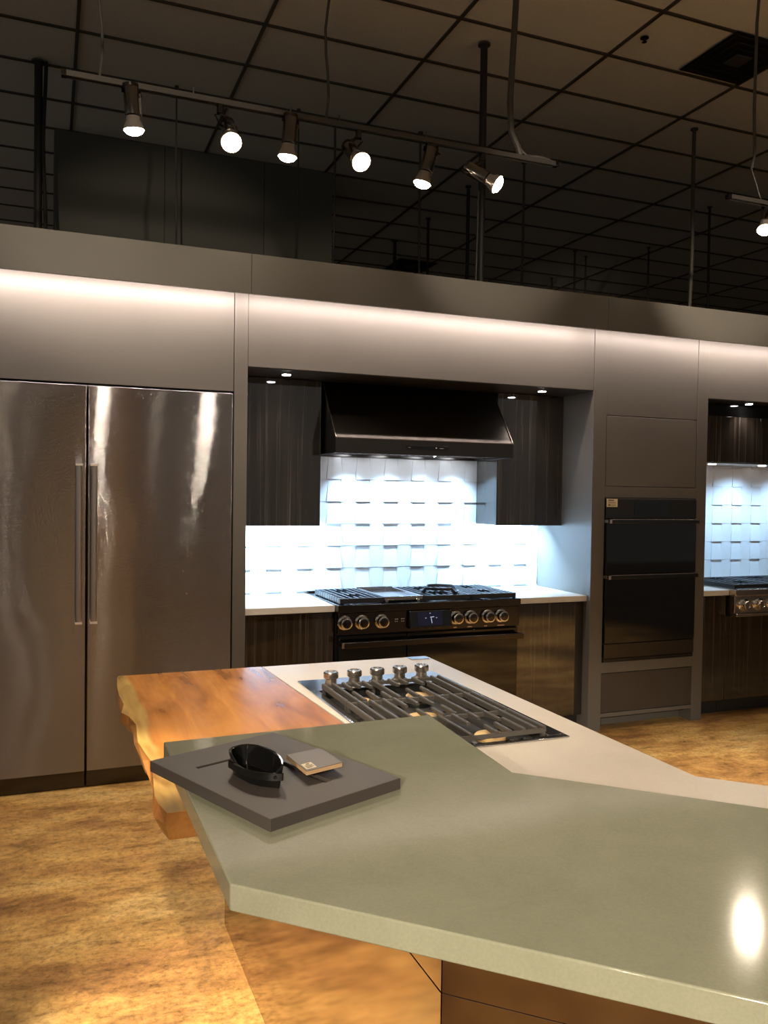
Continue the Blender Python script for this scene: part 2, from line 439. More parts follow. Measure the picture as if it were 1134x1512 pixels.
# ------------------------------------------------------------------ base cabinets and worktops on the wall run
def base_cab(x0, x1, doors, label, group, top=.873):
    t = thing('base_cabinet', label, 'cabinet', ((x0+x1)/2, 5.0, 0), group)
    box('body', (x0, x1, 4.750, 5.355, .104, top), M['sidepanel'], t)
    for a, c in doors:
        box('door', (a+.002, c-.002, 4.728, 4.748, .110, top-.005), M['laminate'], t, bevel=.0012)
    box('toe_kick', (x0+.002, x1-.002, 4.80, 4.82, 0.001, .103), M['sidepanel'], t)
    return t
G = 'base cabinets with streaked dark fronts'
base_cab(1.0395, 1.583, [(1.0395, 1.583)], 'streaked dark glossy base cabinet left of the black range', G)
base_cab(2.822, 3.3635, [(2.822, 3.290)], 'streaked dark glossy base cabinet right of the black range, mirroring the floor', G)
base_cab(4.3315, 4.585, [(4.3315, 4.585)], 'narrow dark base cabinet right of the oven tower', G)
base_cab(4.586, 6.98, [(4.586, 5.80), (5.80, 6.98)], 'dark base cabinet under the stainless rangetop at the right edge', G, .722)
for x0, x1, lb in ((1.039, 1.583, 'white quartz worktop left of the black range'), (2.820, 3.3645, 'white quartz worktop right of the black range'), (4.331, 4.597, 'white quartz worktop piece between oven tower and stainless rangetop')):
    y0 = 4.712
    obj('countertop', MB().box(x0, x1, y0, 5.355, .876, .914), M['back_stone'], bevel=.0015, label=lb, cat='countertop', group='white worktops of the wall run')

# ------------------------------------------------------------------ backsplash of folded trapezoid tiles
def backsplash(x0, x1, z0, z1, label, phase=0):
    s_ = MB(); W_ = .1025; H_ = .1485; yb = 5.345
    s_.box(x0, x1, yb, 5.359, z0, z1)
    # rows aligned so that joints fall at z = 1.672, 1.525 ...
    zt = 1.672 + H_*4
    while zt > z0:
        zb = zt - H_
        n0 = int((x0-1.727)/W_) - 2
        for i in range(n0, int((x1-1.727)/W_)+2):
            wide = (i % 2 == 0)
            a = 1.727 + i*W_; c = a + W_
            dx = .007
            at, ct, ab, cb = (a+dx, c-dx, a-dx, c+dx) if wide else (a-dx, c+dx, a+dx, c-dx)
            if at < x0 or ab < x0: at = max(at, x0); ab = max(ab, x0)
            if ct > x1 or cb > x1: ct = min(ct, x1); cb = min(cb, x1)
            if ct-at < .01 or cb-ab < .01: continue
            zz0 = max(zb, z0); zz1 = min(zt, z1)
            if zz1-zz0 < .01: continue
            gp = .0008
            yt, ybm = (yb-.009, yb-.018) if wide else (yb-.0105, yb-.0115)
            def fy(z): return yt + (ybm-yt)*(zt-z)/H_
            def fx(p, q, z): return p + (q-p)*(zt-z)/H_
            P = [(fx(at,ab,zz0)+gp, fy(zz0), zz0+gp), (fx(ct,cb,zz0)-gp, fy(zz0), zz0+gp), (fx(ct,cb,zz1)-gp, fy(zz1), zz1-gp), (fx(at,ab,zz1)+gp, fy(zz1), zz1-gp)]
            Q = [(p[0], yb+.002, p[2]) for p in P]
            s_.poly(P)
            for j in range(4):
                l = (j+1) % 4
                s_.poly([P[j], Q[j], Q[l], P[l]])
        zt = zb
    return obj('tile_backsplash', s_, M['ceramic'], smooth=0, label=label, cat='backsplash')
backsplash(1.039, 3.364, .915, 1.82, 'white folded trapezoid tile backsplash behind the black range and hood')
backsplash(4.3315, 6.99, .915, 1.86, 'white folded trapezoid tile backsplash behind the stainless rangetop at the right edge')

# ------------------------------------------------------------------ wall cabinets
def wall_cab(x0, x1, label, flip):
    t = thing('wall_cabinet', label, 'cabinet', ((x0+x1)/2, 5.2, 1.372), 'streaked dark wall cabinets beside the range hood')
    box('body', (x0+.001, x1-.001, 5.052, 5.318, 1.374, 2.275), M['laminate'], t)
    box('door', (x0, x1, 5.030, 5.050, 1.372, 2.276), M['laminate'], t, bevel=.0012)
    cx0, cx1 = (x0+.04, x1-.04)
    box('light_strip', (cx0, cx1, 5.25, 5.275, 1.366, 1.3735), M['led_cold'], t, label='cold white strip light under the cabinet')
    return t
wall_cab(1.040, 1.583, 'glossy streaked dark wall cabinet left of the range hood', 0)
wall_cab(2.838, 3.3635, 'glossy streaked dark wall cabinet right of the range hood', 1)
# right alcove: hood cabinet spanning the range
t = thing('hood_cabinet', 'wide streaked dark wall cabinet over the stainless rangetop in the right alcove', 'cabinet', (5.4, 5.1, 1.848))
box('body', (4.332, 6.98, 4.862, 5.318, 1.86, 2.275), M['sidepanel'], t)
box('dark_reflection', (4.332, 6.98, 4.842, 4.860, 2.186, 2.278), M['black_gloss'], t, bevel=.001)  # black strip standing in for the dark reflection along the door tops
for a, c in ((4.332, 4.990), (4.992, 5.98), (5.982, 6.98)):
    box('door', (a+.001, c-.001, 4.840, 4.860, 1.846, 2.184), M['laminate'], t, bevel=.0012)
uh = MB(); uh.box(4.335, 6.90, 4.865, 5.30, 1.838, 1.858)
obj('hood_liner', uh, M['steel'], t, bevel=.001, label='stainless hood liner under the cabinet')
for xx in (4.70, 5.2, 5.7):
    l = MB(); l.lathe([(.028, -.003), (.028, 0)], (xx, 5.02, 1.8375)); obj('liner_lamp', l, M['hood_lamp'], t)

# ------------------------------------------------------------------ range hood
t = thing('range_hood', 'wide black range hood with sloping front between the dark wall cabinets', 'hood', (2.21, 5.05, 1.8225))
hx0, hx1 = 1.600, 2.822
c = MB()
prof = [(4.795, 1.9165), (5.066, 2.280), (5.318, 2.280), (5.318, 1.8235), (5.300, 1.8235), (5.300, 1.9165)]
c.extrude_x([(4.795, 1.9165), (5.066, 2.280), (5.318, 2.280), (5.318, 1.9165)], hx0, hx1)
obj('canopy', c, M['hoodsteel'], t, bevel=.001)
l = MB()
l.box(hx0, hx1, 4.790, 4.805, 1.8225, 1.9160)
l.box(hx0, hx0+.012, 4.805, 5.318, 1.8225, 1.9160); l.box(hx1-.012, hx1, 4.805, 5.318, 1.8225, 1.9160)
l.box(hx0+.012, hx1-.012, 5.300, 5.318, 1.8225, 1.9160)
obj('lip', l, M['hoodsteel'], t, bevel=.001)
e = MB(); e.box(hx0, hx1, 4.7885, 4.797, 1.9145, 1.9195)
obj('edge_trim', e, M['copper_edge'], t, label='bright polished trim along the front edge')
for xx in (hx0, hx1-.003):
    obj('side_trim', MB().extrude_x([(4.790, 1.9195), (4.796, 1.9165), (5.066, 2.280), (5.062, 2.280)], xx-.0005, xx+.0035), M['copper_edge'], t)
cs = box('control_strip', (2.060, 2.350, 4.7865, 4.7895, 1.858, 1.882), M['black_glass'], t, bevel=.0008)
for xx, w_, h_ in ((2.262, .008, .006), (2.075, .014, .002), (2.29, .026, .002)): obj('control_icon', MB().box(xx, xx+w_, 4.7858, 4.7864, 1.868, 1.868+h_), M['white_mark'], cs)
# baffle filters: slanted blades
for j in range(3):
    bf = MB(); a = hx0+.03+j*.392; n = 9
    for i in range(n):
        xx = a + i*.0425
        bf.extrude_y([(xx, 1.834), (xx+.026, 1.834), (xx+.034, 1.850), (xx+.030, 1.851), (xx+.023, 1.838), (xx, 1.838)], 4.83, 5.12)
    bf.box(a-.002, a+.384, 4.825, 4.832, 1.829, 1.853); bf.box(a-.002, a+.384, 5.118, 5.125, 1.829, 1.853)
    obj('baffle_filter', bf, M['baffle'], t)
rl = MB(); rl.box(hx0+.013, hx1-.013, 5.128, 5.298, 1.838, 1.850); obj('lamp_rail', rl, M['baffle'], t)
HL = [(1.873, 5.17), (2.142, 5.17), (2.41, 5.17), (2.66, 5.17)]
for xx, yy in HL:
    l = MB(); l.lathe([(.030, -.005), (.030, 0)], (xx, yy, 1.8375)); obj('hood_lamp', l, M['hood_lamp'], t)

# ------------------------------------------------------------------ alcove downlights
for xx, yy, lb in ((1.307, 4.846, 'round recessed downlight in the alcove ceiling, near the left wall cabinet'), (3.060, 4.832, 'round recessed downlight in the alcove ceiling, near the right wall cabinet'), (4.80, 4.770, 'round recessed downlight in the right alcove ceiling')):
    t = thing('downlight', lb, 'light', (xx, yy, 2.281), 'recessed alcove downlights')
    l = MB(); l.lathe([(.036, -.006), (.036, 0), (.026, 0), (.026, -.006)], (xx, yy, 2.281)); obj('trim_ring', l, M['chrome'], t)
    l = MB(); l.lathe([(0, -.0085), (.0255, -.0075), (.0255, -.0062)], (xx, yy, 2.281)); obj('lens', l, M['downlight_glow'], t)

# ------------------------------------------------------------------ the black range
RX0, RX1 = 1.585, 2.818
t = thing('range', 'wide black professional gas range under the hood, with a small blue clock screen', 'range', (2.2, 5.0, 0))
box('body', (RX0+.002, RX1-.002, 4.700, 5.315, .105, .872), M['black_paint'], t)
for xx in (RX0+.06, RX1-.06):
    for yy in (4.78, 5.25): obj('leg', MB().cyl((xx, yy, 0), (xx, yy, .105), .022), M['steel'], t)
box('cooktop_pan', (RX0, RX1, 4.652, 5.318, .874, .921), M['blacksteel'], t, bevel=.004, seg=3)
cpn = MB(); cpn.box(RX0+.004, RX1-.004, 4.664, 4.700, .745, .873)
cp = obj('control_panel', cpn, M['blacksteel'], t, bevel=.003)
for xx in (1.628, 1.735, 1.862, 2.360, 2.462, 2.583, 2.680):
    kb = MB(); kb.lathe([(.044, 0), (.044, .006), (.036, .010)], (xx, 4.664, .815), (0,-1,0))
    kk = obj('knob', kb, M['chrome'], t, smooth=50)
    kb = MB(); kb.lathe([(.033, .008), (.033, .040), (.029, .045), (.023, .046)], (xx, 4.664, .815), (0,-1,0))
    obj('knob_cap', kb, M['blacksteel'], kk, smooth=50)
    kb = MB(); kb.lathe([(.0345, .036), (.0345, .044), (.030, .0475), (.026, .0475), (.026, .044)], (xx, 4.664, .815), (0,-1,0))
    obj('knob_ring', kb, M['chrome'], kk, smooth=50)
sc = MB()
sc.extrude_x([(4.668, .873), (4.640, .870), (4.622, .770), (4.668, .758)], 2.035, 2.315)
sp_ = obj('screen', sc, M['black_gloss'], t, bevel=.003)
def tilt(x0_, x1_, z0_, z1_, off):
    def yv(z): return 4.640 - (.870-z)*.18 - off
    s_ = MB(); s_.poly([(x0_, yv(z0_), z0_), (x1_, yv(z0_), z0_), (x1_, yv(z1_), z1_), (x0_, yv(z1_), z1_)])
    s_.poly([(x0_, yv(z0_)+.0004, z0_), (x0_, yv(z1_)+.0004, z1_), (x1_, yv(z1_)+.0004, z1_), (x1_, yv(z0_)+.0004, z0_)]); return s_
obj('screen_display', tilt(2.085, 2.250, .783, .862, .001), M['screen'], sp_, smooth=0, label='dark blue lit clock face')
s_ = MB()
def yv(z): return 4.640 - (.870-z)*.18 - .0018
def mark(p, q, w_):
    p = Vector((p[0], yv(p[1]), p[1])); q = Vector((q[0], yv(q[1]), q[1])); s_.cyl(p, q, w_, 6)
cx_, cz_ = 2.175, .827
mark((cx_, cz_), (cx_+.004, cz_-.032), .0016); mark((cx_-.006, cz_+.004), (cx_+.020, cz_+.006), .0016)
obj('clock_hands', s_, M['screen_mark'], sp_)
for dx_, dz_ in ((-.036, 0), (.036, 0), (-.006, .028)):
    s_ = MB(); mark((cx_+dx_-.003, cz_+dz_), (cx_+dx_+.003, cz_+dz_), .0016); obj('clock_mark', s_, M['screen_mark'], sp_)
for xx in (1.950, 1.962, 1.992, 2.004):
    for zz, w_ in ((.822, .006), (.808, .004)): obj('panel_marking', MB().box(xx, xx+w_, 4.6632, 4.6638, zz, zz+.004), M['white_mark'], cp)
for xx, w_ in ((2.365, .02), (2.462, .03), (2.58, .02), (2.675, .05)): obj('panel_trim', MB().box(xx-.02, xx-.02+w_, 4.6625, 4.6638, .752, .757), M['copper_edge'], cp)
for x0_, x1_, lb in ((RX0+.012, 2.030, 'narrow left oven door'), (2.036, RX1-.012, 'wide right oven door')):
    d = box('oven_door', (x0_, x1_, 4.668, 4.699, .125, .735), M['black_glass'], t, bevel=.003, label=lb)
    h = MB(); h.box(x0_-.004, x1_+.008, 4.600, 4.622, .673, .708); hh = obj('handle', h, M['blacksteel'], d, bevel=.005, seg=3)
    for xa in (x0_, x1_-.018): obj('handle_mount', MB().box(xa, xa+.014, 4.622, 4.667, .678, .703), M['blacksteel'], d)
h = MB(); h.box(RX0+.006, RX0+.020, 4.5985, 4.5998, .675, .706); obj('handle_cap', h, M['steel'], t)
# grates of the range
def grate(x0_, x1_, y0_, y1_, top, n, mat, holes=(), name='grate', fy=True):
    q = MB(); w_ = .012; h_ = .030
    q.box(x0_, x1_, y0_, y0_+w_, top-h_, top-.001); q.box(x0_, x1_, y1_-w_, y1_, top-h_, top-.001)
    q.box(x0_, x0_+w_, y0_+w_, y1_-w_, top-h_, top-.001); q.box(x1_-w_, x1_, y0_+w_, y1_-w_, top-h_, top-.001)
    q.box(x0_+w_, x1_-w_, (y0_+y1_)/2-w_/2, (y0_+y1_)/2+w_/2, top-h_, top-.004)
    for i in range(1, n):
        xx = x0_ + (x1_-x0_)*i/n
        segs = [(y0_+w_, y1_-w_)]
        for (hx, hy, hr) in holes:
            if abs(xx-hx) < hr:
                dd = math.sqrt(hr*hr-(xx-hx)**2); ns = []
                for a, c_ in segs:
                    if c_ <= hy-dd or a >= hy+dd: ns.append((a, c_)); continue
                    if a < hy-dd: ns.append((a, hy-dd))
                    if c_ > hy+dd: ns.append((hy+dd, c_))
                segs = ns
        for a, c_ in segs: q.box(xx-.006, xx+.006, a, c_, top-.022, top)
    for px, py in ((x0_+.01, y0_+.01), (x1_-.01, y0_+.01), (x0_+.01, y1_-.01), (x1_-.01, y1_-.01)):
        q.box(px-.008, px+.008, py-.008, py+.008, .9205, top-h_)
    return q
zt = .956
# left grate: many short cross bars seen from its side
gl = grate(1.605, 1.882, 4.685, 5.19, zt, 7, M['iron_back'], ((1.745, 4.82, .045), (1.745, 5.06, .045)))
for i in range(11): 
    yy = 4.70+i*.046; gl.box(1.603, 1.640, yy, yy+.014, zt-.034, zt)
obj('grate', gl, M['iron_back'], t, bevel=.0015)
gd = MB()
gd.box(1.888, 2.142, 4.685, 5.19, .935, .941); gd.box(1.888, 2.142, 4.685, 4.700, .941, zt+.002); gd.box(1.888, 2.142, 5.178, 5.19, .941, zt+.006)
gd.box(1.888, 1.898, 4.700, 5.178, .941, zt+.002); gd.box(2.132, 2.142, 4.700, 5.178, .941, zt+.002)
for a_ in (1.90, 2.11): gd.box(a_, a_+.02, 4.70, 4.72, .9205, .935); gd.box(a_, a_+.02, 5.15, 5.17, .9205, .935)
obj('griddle', gd, M['traymetal'], t, bevel=.002, label='flat steel griddle plate with raised rim')
gm = grate(2.148, 2.470, 4.685, 5.19, zt, 8, M['iron_back'], ((2.31, 4.82, .07), (2.31, 5.06, .06)))
obj('grate', gm, M['iron_back'], t, bevel=.0015)
gr = grate(2.476, 2.800, 4.685, 5.19, zt, 9, M['iron_back'], ((2.64, 4.82, .05), (2.64, 5.06, .05)))
obj('grate', gr, M['iron_back'], t, bevel=.0015)
for xx, yy in ((1.745, 4.82), (1.745, 5.06), (2.31, 4.82), (2.31, 5.06), (2.64, 4.82), (2.64, 5.06)):
    l = MB(); l.lathe([(.045, 0), (.045, .008), (.032, .012), (.032, .018), (.0, .020)], (xx, yy, .9212)); obj('burner', l, M['traymetal'], t, smooth=40)
box('back_guard', (RX0+.004, RX1-.004, 5.295, 5.316, .9215, .932), M['blacksteel'], t, bevel=.002)
# wok ring standing on the middle grate
wk = MB(); segn = 48; rr = .108
def ring_z(a):
    c_ = math.cos(2*a); return .0 if c_ > .35 else (.026 if c_ < -.05 else .026*(.35-c_)/.40)
cxw, cyw = 2.31, 4.80
outer = []
for k_ in range(segn):
    a = 2*PI*k_/segn; lo = ring_z(a+.5)
    outer.append((a, lo))
rgs = []
for a, lo in outer:
    ca, sa = math.cos(a), math.sin(a)
    rgs.append([wk.bm.verts.new((cxw+r_*ca, cyw+r_*sa*.95, z_)) for r_, z_ in ((rr, .9565+lo), (rr+.008, .9565+lo), (rr+.016, .9565+.018+lo), (rr+.006, .9565+.018+lo))])
for k_ in range(segn):
    a_, b_ = rgs[k_], rgs[(k_+1) % segn]
    for j in range(4):
        l_ = (j+1) % 4; wk.bm.faces.new((a_[j], a_[l_], b_[l_], b_[j]))
obj('wok_ring', wk, M['iron_back'], bevel=.001, smooth=30, label='black cast iron wok ring with dipped rim standing on the grate of the black range', cat='wok ring')

# ------------------------------------------------------------------ stainless rangetop in the right alcove
t = thing('rangetop', 'stainless steel gas rangetop with chrome knobs at the right edge', 'range', (5.2, 5.0, .72))
box('body', (4.600, 5.815, 4.720, 5.315, .7255, .872), M['black_paint'], t)
box('cooktop_pan', (4.600, 5.815, 4.652, 5.318, .874, .921), M['steel'], t, bevel=.004, seg=3)
box('control_panel', (4.604, 5.811, 4.664, 4.7195, .748, .873), M['steel'], t, bevel=.003)
box('lower_rail', (4.604, 5.811, 4.640, 4.7195, .727, .746), M['steel'], t, bevel=.003)
for i in range(8):
    xx = 4.690 + i*.137
    kb = MB(); kb.lathe([(.046, 0), (.046, .006), (.036, .010)], (xx, 4.664, .810), (0,-1,0))
    kk = obj('knob', kb, M['chrome'], t, smooth=50)
    kb = MB(); kb.lathe([(.033, .008), (.033, .040), (.029, .045), (.020, .045), (.018, .041), (0, .041)], (xx, 4.664, .810), (0,-1,0))
    obj('knob_cap', kb, M['steel'], kk, smooth=50)
for j in range(3):
    a = 4.618+j*.397
    gg = grate(a, a+.389, 4.685, 5.19, zt, 7, M['iron_back'], ((a+.195, 4.82, .05), (a+.195, 5.06, .05)))
    obj('grate', gg, M['iron_back'], t, bevel=.0015)

# ------------------------------------------------------------------ island
U = Vector((.7193, -.6947)); NV = Vector((.6947, .7193))      # wing direction and its inward normal
def P2(p, t_, n=0.0): return (p[0]+U.x*t_+NV.x*n, p[1]+U.y*t_+NV.y*n)
t = thing('island_cabinet', 'island cabinet clad in mirror steel panels that reflect the brown floor', 'cabinet', (1.0, 2.2, 0))
bc = (.607, 1.228); inner = (1.400, 1.560)
WL = 2.3
out = [(.612, 3.024), (.612, 1.236), P2((.612, 1.236), WL), P2(inner, WL-.3), inner, (1.400, 3.024)]
obj('carcass', MB().prism(out, .003, .872), M['steel'], t, smooth=0)
pn = MB(); pn.box(.606, .611, 1.2305, 3.026, .002, .764); obj('side_panel', pn, M['mirror_panel'], t, bevel=.0006, smooth=0)
pn = MB(); pn.box(.606, .611, 1.2305, 3.026, .7665, .871); obj('side_panel', pn, M['mirror_panel'], t, bevel=.0006, smooth=0)
for z0_, z1_ in ((.002, .7645), (.7655, .8365), (.8375, .871)):
    pn = MB(); a = (.607, 1.2285); q = [a, P2(a, WL), P2(a, WL, .005), P2(a, .004, .005)]
    pn.prism(q, z0_, z1_); obj('end_panel', pn, M['mirror_panel'], t, bevel=.0006, smooth=0)
# cream worktop with a cooktop cut-out bridge: L-shaped outline
ct = MB()
CX0, CX1, CY0, CY1 = .835, 1.338, 1.975, 2.840     # cut-out
xl = lambda y: .766 + (3.145-y)*.0508
zb, ztp = .8735, .914
ct.prism([(xl(3.145), 3.145), (xl(CY1), CY1), (1.456, CY1), (1.456, 3.145)], zb, ztp)
ct.prism([(xl(CY1), CY1), (xl(CY0), CY0), (CX0, CY0), (CX0, CY1)], zb, ztp)
ct.prism([(CX1, CY0), (1.456, CY0), (1.456, CY1), (CX1, CY1)], zb, ztp)
e0 = (1.456, 1.585)
ct.prism([(xl(CY0), CY0), (.640, 1.79), (.640, 1.262), P2((.640, 1.262), 2.2), P2(e0, 1.95), e0, (1.456, CY0)], zb, ztp)
bmesh.ops.remove_doubles(ct.bm, verts=ct.bm.verts, dist=.0005)
obj('island_countertop', ct, M['white_stone'], smooth=0, label='cream quartz island worktop around the island cooktop', cat='countertop')
# sage green raised top
g0 = (.2267, 1.0973)
gp = [(.2243, 1.7676), g0, P2(g0, 2.35), P2((.8134, 1.3620), 1.95), (.8134, 1.3620), (.8374, 1.7849)]
t = thing('raised_countertop', 'sage green quartz bar top raised over the island, bending towards the right', 'countertop', (.6, 1.3, .9145))
obj('slab', MB().prism(gp, 1.0302, 1.067), M['green_stone'], t, bevel=.0025, seg=3)
a0 = (.668, 1.300)
obj('support_wall', MB().prism([(.668, 1.70), a0, P2(a0, 2.1), P2((.760, 1.345), 2.0), (.760, 1.345), (.760, 1.70)], .9145, 1.0298), M['blacksteel'], t, smooth=0)
# live edge slab
top = [(.235,3.152),(.222,3.005),(.219,2.86),(.224,2.734),(.208,2.633),(.226,2.582),(.238,2.486),(.231,2.389),(.226,2.311),(.232,2.235),(.240,2.151),(.236,2.06),(.227,1.961),(.221,1.891),(.224,1.839),(.234,1.779)]
bot = [(.262,3.152),(.252,3.005),(.244,2.86),(.236,2.734),(.232,2.633),(.246,2.582),(.247,2.486),(.241,2.389),(.237,2.311),(.238,2.235),(.252,2.151),(.250,2.06),(.236,1.961),(.229,1.891),(.231,1.839),(.240,1.786)]
mid = [(a[0]-.004+.006*math.sin(i*1.7), (a[1]+c_[1])/2) for i, (a, c_) in enumerate(zip(top, bot))]
ws = MB(); ZT, ZB = .9135, .852
right_t = [(.636, 1.779), (.636, 1.792), (xl(1.98)-.0015-.12, 1.98), (xl(1.98)-.0015, 1.981), (xl(3.152)-.0015, 3.152)]
right_t = [(.632, 1.779), (xl(1.976)-.006, 1.985), (xl(3.152)-.0015, 3.152)]
vt = [ws.bm.verts.new((x_, y_, ZT)) for x_, y_ in top]; vm = [ws.bm.verts.new((x_, y_, (ZT*.55+ZB*.45))) for x_, y_ in mid]; vb = [ws.bm.verts.new((x_, y_, ZB)) for x_, y_ in bot]
rt = [ws.bm.verts.new((x_, y_, ZT)) for x_, y_ in right_t]; rb_ = [ws.bm.verts.new((x_ - (0 if i else .0), y_, ZB)) for i, (x_, y_) in enumerate(right_t)]
for i in range(len(top)-1):
    ws.bm.faces.new((vt[i], vt[i+1], vm[i+1], vm[i])); ws.bm.faces.new((vm[i], vm[i+1], vb[i+1], vb[i]))
ws.bm.faces.new(vt + rt); ws.bm.faces.new((vb + rb_)[::-1])
ws.bm.faces.new((vt[-1], vm[-1], vb[-1], rb_[0], rt[0]))
for i in range(len(rt)-1): ws.bm.faces.new((rt[i], rb_[i], rb_[i+1], rt[i+1]))
ws.bm.faces.new((rt[-1], rb_[-1], vb[0], vm[0], vt[0]))
bmesh.ops.triangulate(ws.bm, faces=[f_ for f_ in ws.bm.faces if len(f_.verts) > 6])
obj('live_edge_slab', ws, M['wood'], bevel=.0015, smooth=0, label='orange brown live edge wood slab with pale wavy bark edge at the island', cat='wooden top')
# pop-up outlet lid at the far corner
o = MB(); o.box(1.365, 1.448, 3.085, 3.138, .9142, .9165)
obj('popup_outlet', o, M['traymetal'], bevel=.001, label='small grey flush socket lid in the far corner of the cream island worktop', cat='socket')

# ------------------------------------------------------------------ island cooktop
t = thing('island_cooktop', 'gas cooktop with black grates, brass burners and five knobs in the cream worktop', 'cooktop', (1.087, 2.4, .8745))
pan = MB()
ix0, ix1, iy0, iy1 = .850, 1.300, 1.985, 2.690
pan.box(.822, 1.352, iy1, 2.853, .9145, .9185)                   # knob deck
pan.box(.822, 1.352, 1.960, iy0, .9145, .9185)
pan.box(.822, ix0, iy0, iy1, .9145, .9185); pan.box(ix1, 1.352, iy0, iy1, .9145, .9185)
obj('trim_frame', pan, M['traymetal'], t, bevel=.0012)
wl = MB(); wl.box(.838, 1.335, 1.978, 2.837, .885, .889)
wl.box(.838, ix0, 1.978, 2.837, .889, .914); wl.box(ix1, 1.335, 1.978, 2.837, .889, .914)
wl.box(ix0, ix1, 1.978, iy0, .889, .914); wl.box(ix0, ix1, iy1, 2.837, .889, .914)
obj('pan', wl, M['burner_dark'], t, smooth=0)
for xx, yy in ((.913, 2.752), (1.000, 2.754), (1.087, 2.757), (1.175, 2.760), (1.262, 2.763)):
    kb = MB(); kb.lathe([(.029, 0), (.029, .003), (.020, .008), (.019, .022), (.0245, .026), (.0255, .044), (.023, .0475), (.014, .0475), (.012, .046), (0, .046)], (xx, yy, .9186), seg=32)
    kk = obj('knob', kb, M['steel'], t, smooth=40)
    kb = MB(); kb.lathe([(.0262, .0275), (.0262, .0425)], (xx, yy, .9186), seg=40); obj('knob_grip', kb, M['handle'], kk, smooth=40)
for xx, yy, r_ in ((.935, 2.515, .030), (1.137, 2.520, .034), (1.045, 2.262, .052), (1.145, 2.040, .040), (.940, 2.060, .036)):
    l = MB(); l.lathe([(r_*1.35, 0), (r_*1.35, .012), (r_*1.05, .018)], (xx, yy, .8895)); bq = obj('burner', l, M['burner_dark'], t, smooth=40)
    l = MB(); l.lathe([(r_*1.1, .018), (r_*1.12, .029), (r_, .033), (0, .034)], (xx, yy, .8895)); obj('burner_cap', l, M['brass'], bq, smooth=40)
ZG = .944
def bars(lst, cross, feet):
    q = MB()
    for (x_, ya, yb_) in lst: q.bar((x_, ya, ZG), (x_, yb_, ZG), .0105, .017, .45 if abs(ya-yb_) < .12 else 0)
    for (xa, xb, y_) in cross: q.bar((xa, y_, ZG-.006), (xb, y_, ZG-.006), .007, .012)
    for (x_, y_) in feet: q.box(x_-.005, x_+.005, y_-.005, y_+.005, .8895, ZG-.012)
    return q
xr = [.862, .896, 1.262, 1.290]
sec = [(2.432, 2.680), (2.200, 2.428), (1.992, 2.196)]
for si, (ya, yb_) in enumerate(sec):
    L = [(x_, ya, yb_) for x_ in xr] + [(1.040, ya, yb_)]
    if si == 0:
        L += [(.932, yb_, yb_-.085), (.968, yb_, yb_-.070), (1.004, yb_, yb_-.085), (1.100, yb_, yb_-.085), (1.140, yb_, yb_-.070), (1.190, yb_, yb_-.095)]
        L += [(.922, ya, ya+.115), (.968, ya, ya+.110), (1.010, ya, ya+.085), (1.104, ya, ya+.100), (1.160, ya, ya+.110), (1.215, ya, ya+.170)]
    elif si == 1:
        L = [(x_, ya, yb_) for x_ in xr] + [(.935, ya, yb_), (.978, ya, yb_)]
        L += [(1.015, yb_, yb_-.10), (1.060, yb_, yb_-.085), (1.105, yb_, yb_-.10), (1.160, ya, yb_), (1.212, ya, yb_)]
        L += [(1.030, ya, ya+.08), (1.080, ya, ya+.08), (1.120, ya, ya+.10)]
    else:
        L = [(x_, ya, yb_) for x_ in xr] + [(1.225, ya, ya+.12), (1.180, ya, ya+.085), (1.140, ya, ya+.07), (1.060, ya, yb_), (1.010, ya, yb_), (.960, ya, ya+.07), (.920, ya, ya+.07)]
        L += [(1.105, yb_, yb_-.10), (1.160, yb_, yb_-.06), (1.212, yb_, yb_-.09)]
    cr = [(.862, 1.290, ya), (.862, 1.290, yb_)]
    obj('grate', bars(L, cr, [(.862, ya+.01), (1.290, ya+.01), (.862, yb_-.01), (1.290, yb_-.01), (1.04, ya+.01), (1.04, yb_-.01)]), M['iron'], t, smooth=0)

# ------------------------------------------------------------------ display board with slots, on the green top
A = Vector((.3178, 1.2438)); ex = Vector((.2615, .1059)); ey = Vector((-.1490, .3434)); SZ = .8275
def G(p): return (A.x + (p[0]-.384)*SZ, A.y + (p[1]-1.503)*SZ)
def H(z): return 1.067 + (z-.958)*SZ
BW, BL = ex.length, ey.length; ux = ex.normalized(); uy = Vector((-ux.y, ux.x))
def B(u, v_): q = A + ux*u + uy*v_; return (q.x, q.y)
us = [0, .0440, .1324, .1680, .1820, BW]; vs = [0, .0703, .2780, .2865, .3240, BL]
hole = set()
for iv in (1, 2, 3): hole.add((3, iv))
for iu in (1, 2): hole.add((iu, 2))
t = thing('display_board', 'charcoal rectangular display board with thin cut slots, lying askew on the sage green slab', 'board', (.372, 1.473, 1.0672))
q = MB()
for iu in range(5):
    for iv in range(5):
        z1_ = H(.982) if (iu, iv) not in hole else H(.966)
        u0, u1, v0, v1 = us[iu], us[iu+1], vs[iv], vs[iv+1]
        q.poly([(*B(u0, v0), z1_), (*B(u1, v0), z1_), (*B(u1, v1), z1_), (*B(u0, v1), z1_)])
        for (du, dv, ea, eb) in ((-1,0,(u0,v0),(u0,v1)), (1,0,(u1,v0),(u1,v1)), (0,-1,(u0,v0),(u1,v0)), (0,1,(u0,v1),(u1,v1))):
            n_ = (iu+du, iv+dv); inside = 0 <= n_[0] < 5 and 0 <= n_[1] < 5
            zn = (H(.982) if n_ not in hole else H(.966)) if inside else 1.0674
            if zn < z1_: q.poly([(*B(*ea), zn), (*B(*eb), zn), (*B(*eb), z1_), (*B(*ea), z1_)])
q.poly([(*B(0,0), 1.0674), (*B(0,BL), 1.0674), (*B(BW,BL), 1.0674), (*B(BW,0), 1.0674)])
bmesh.ops.remove_doubles(q.bm, verts=q.bm.verts, dist=.0002)
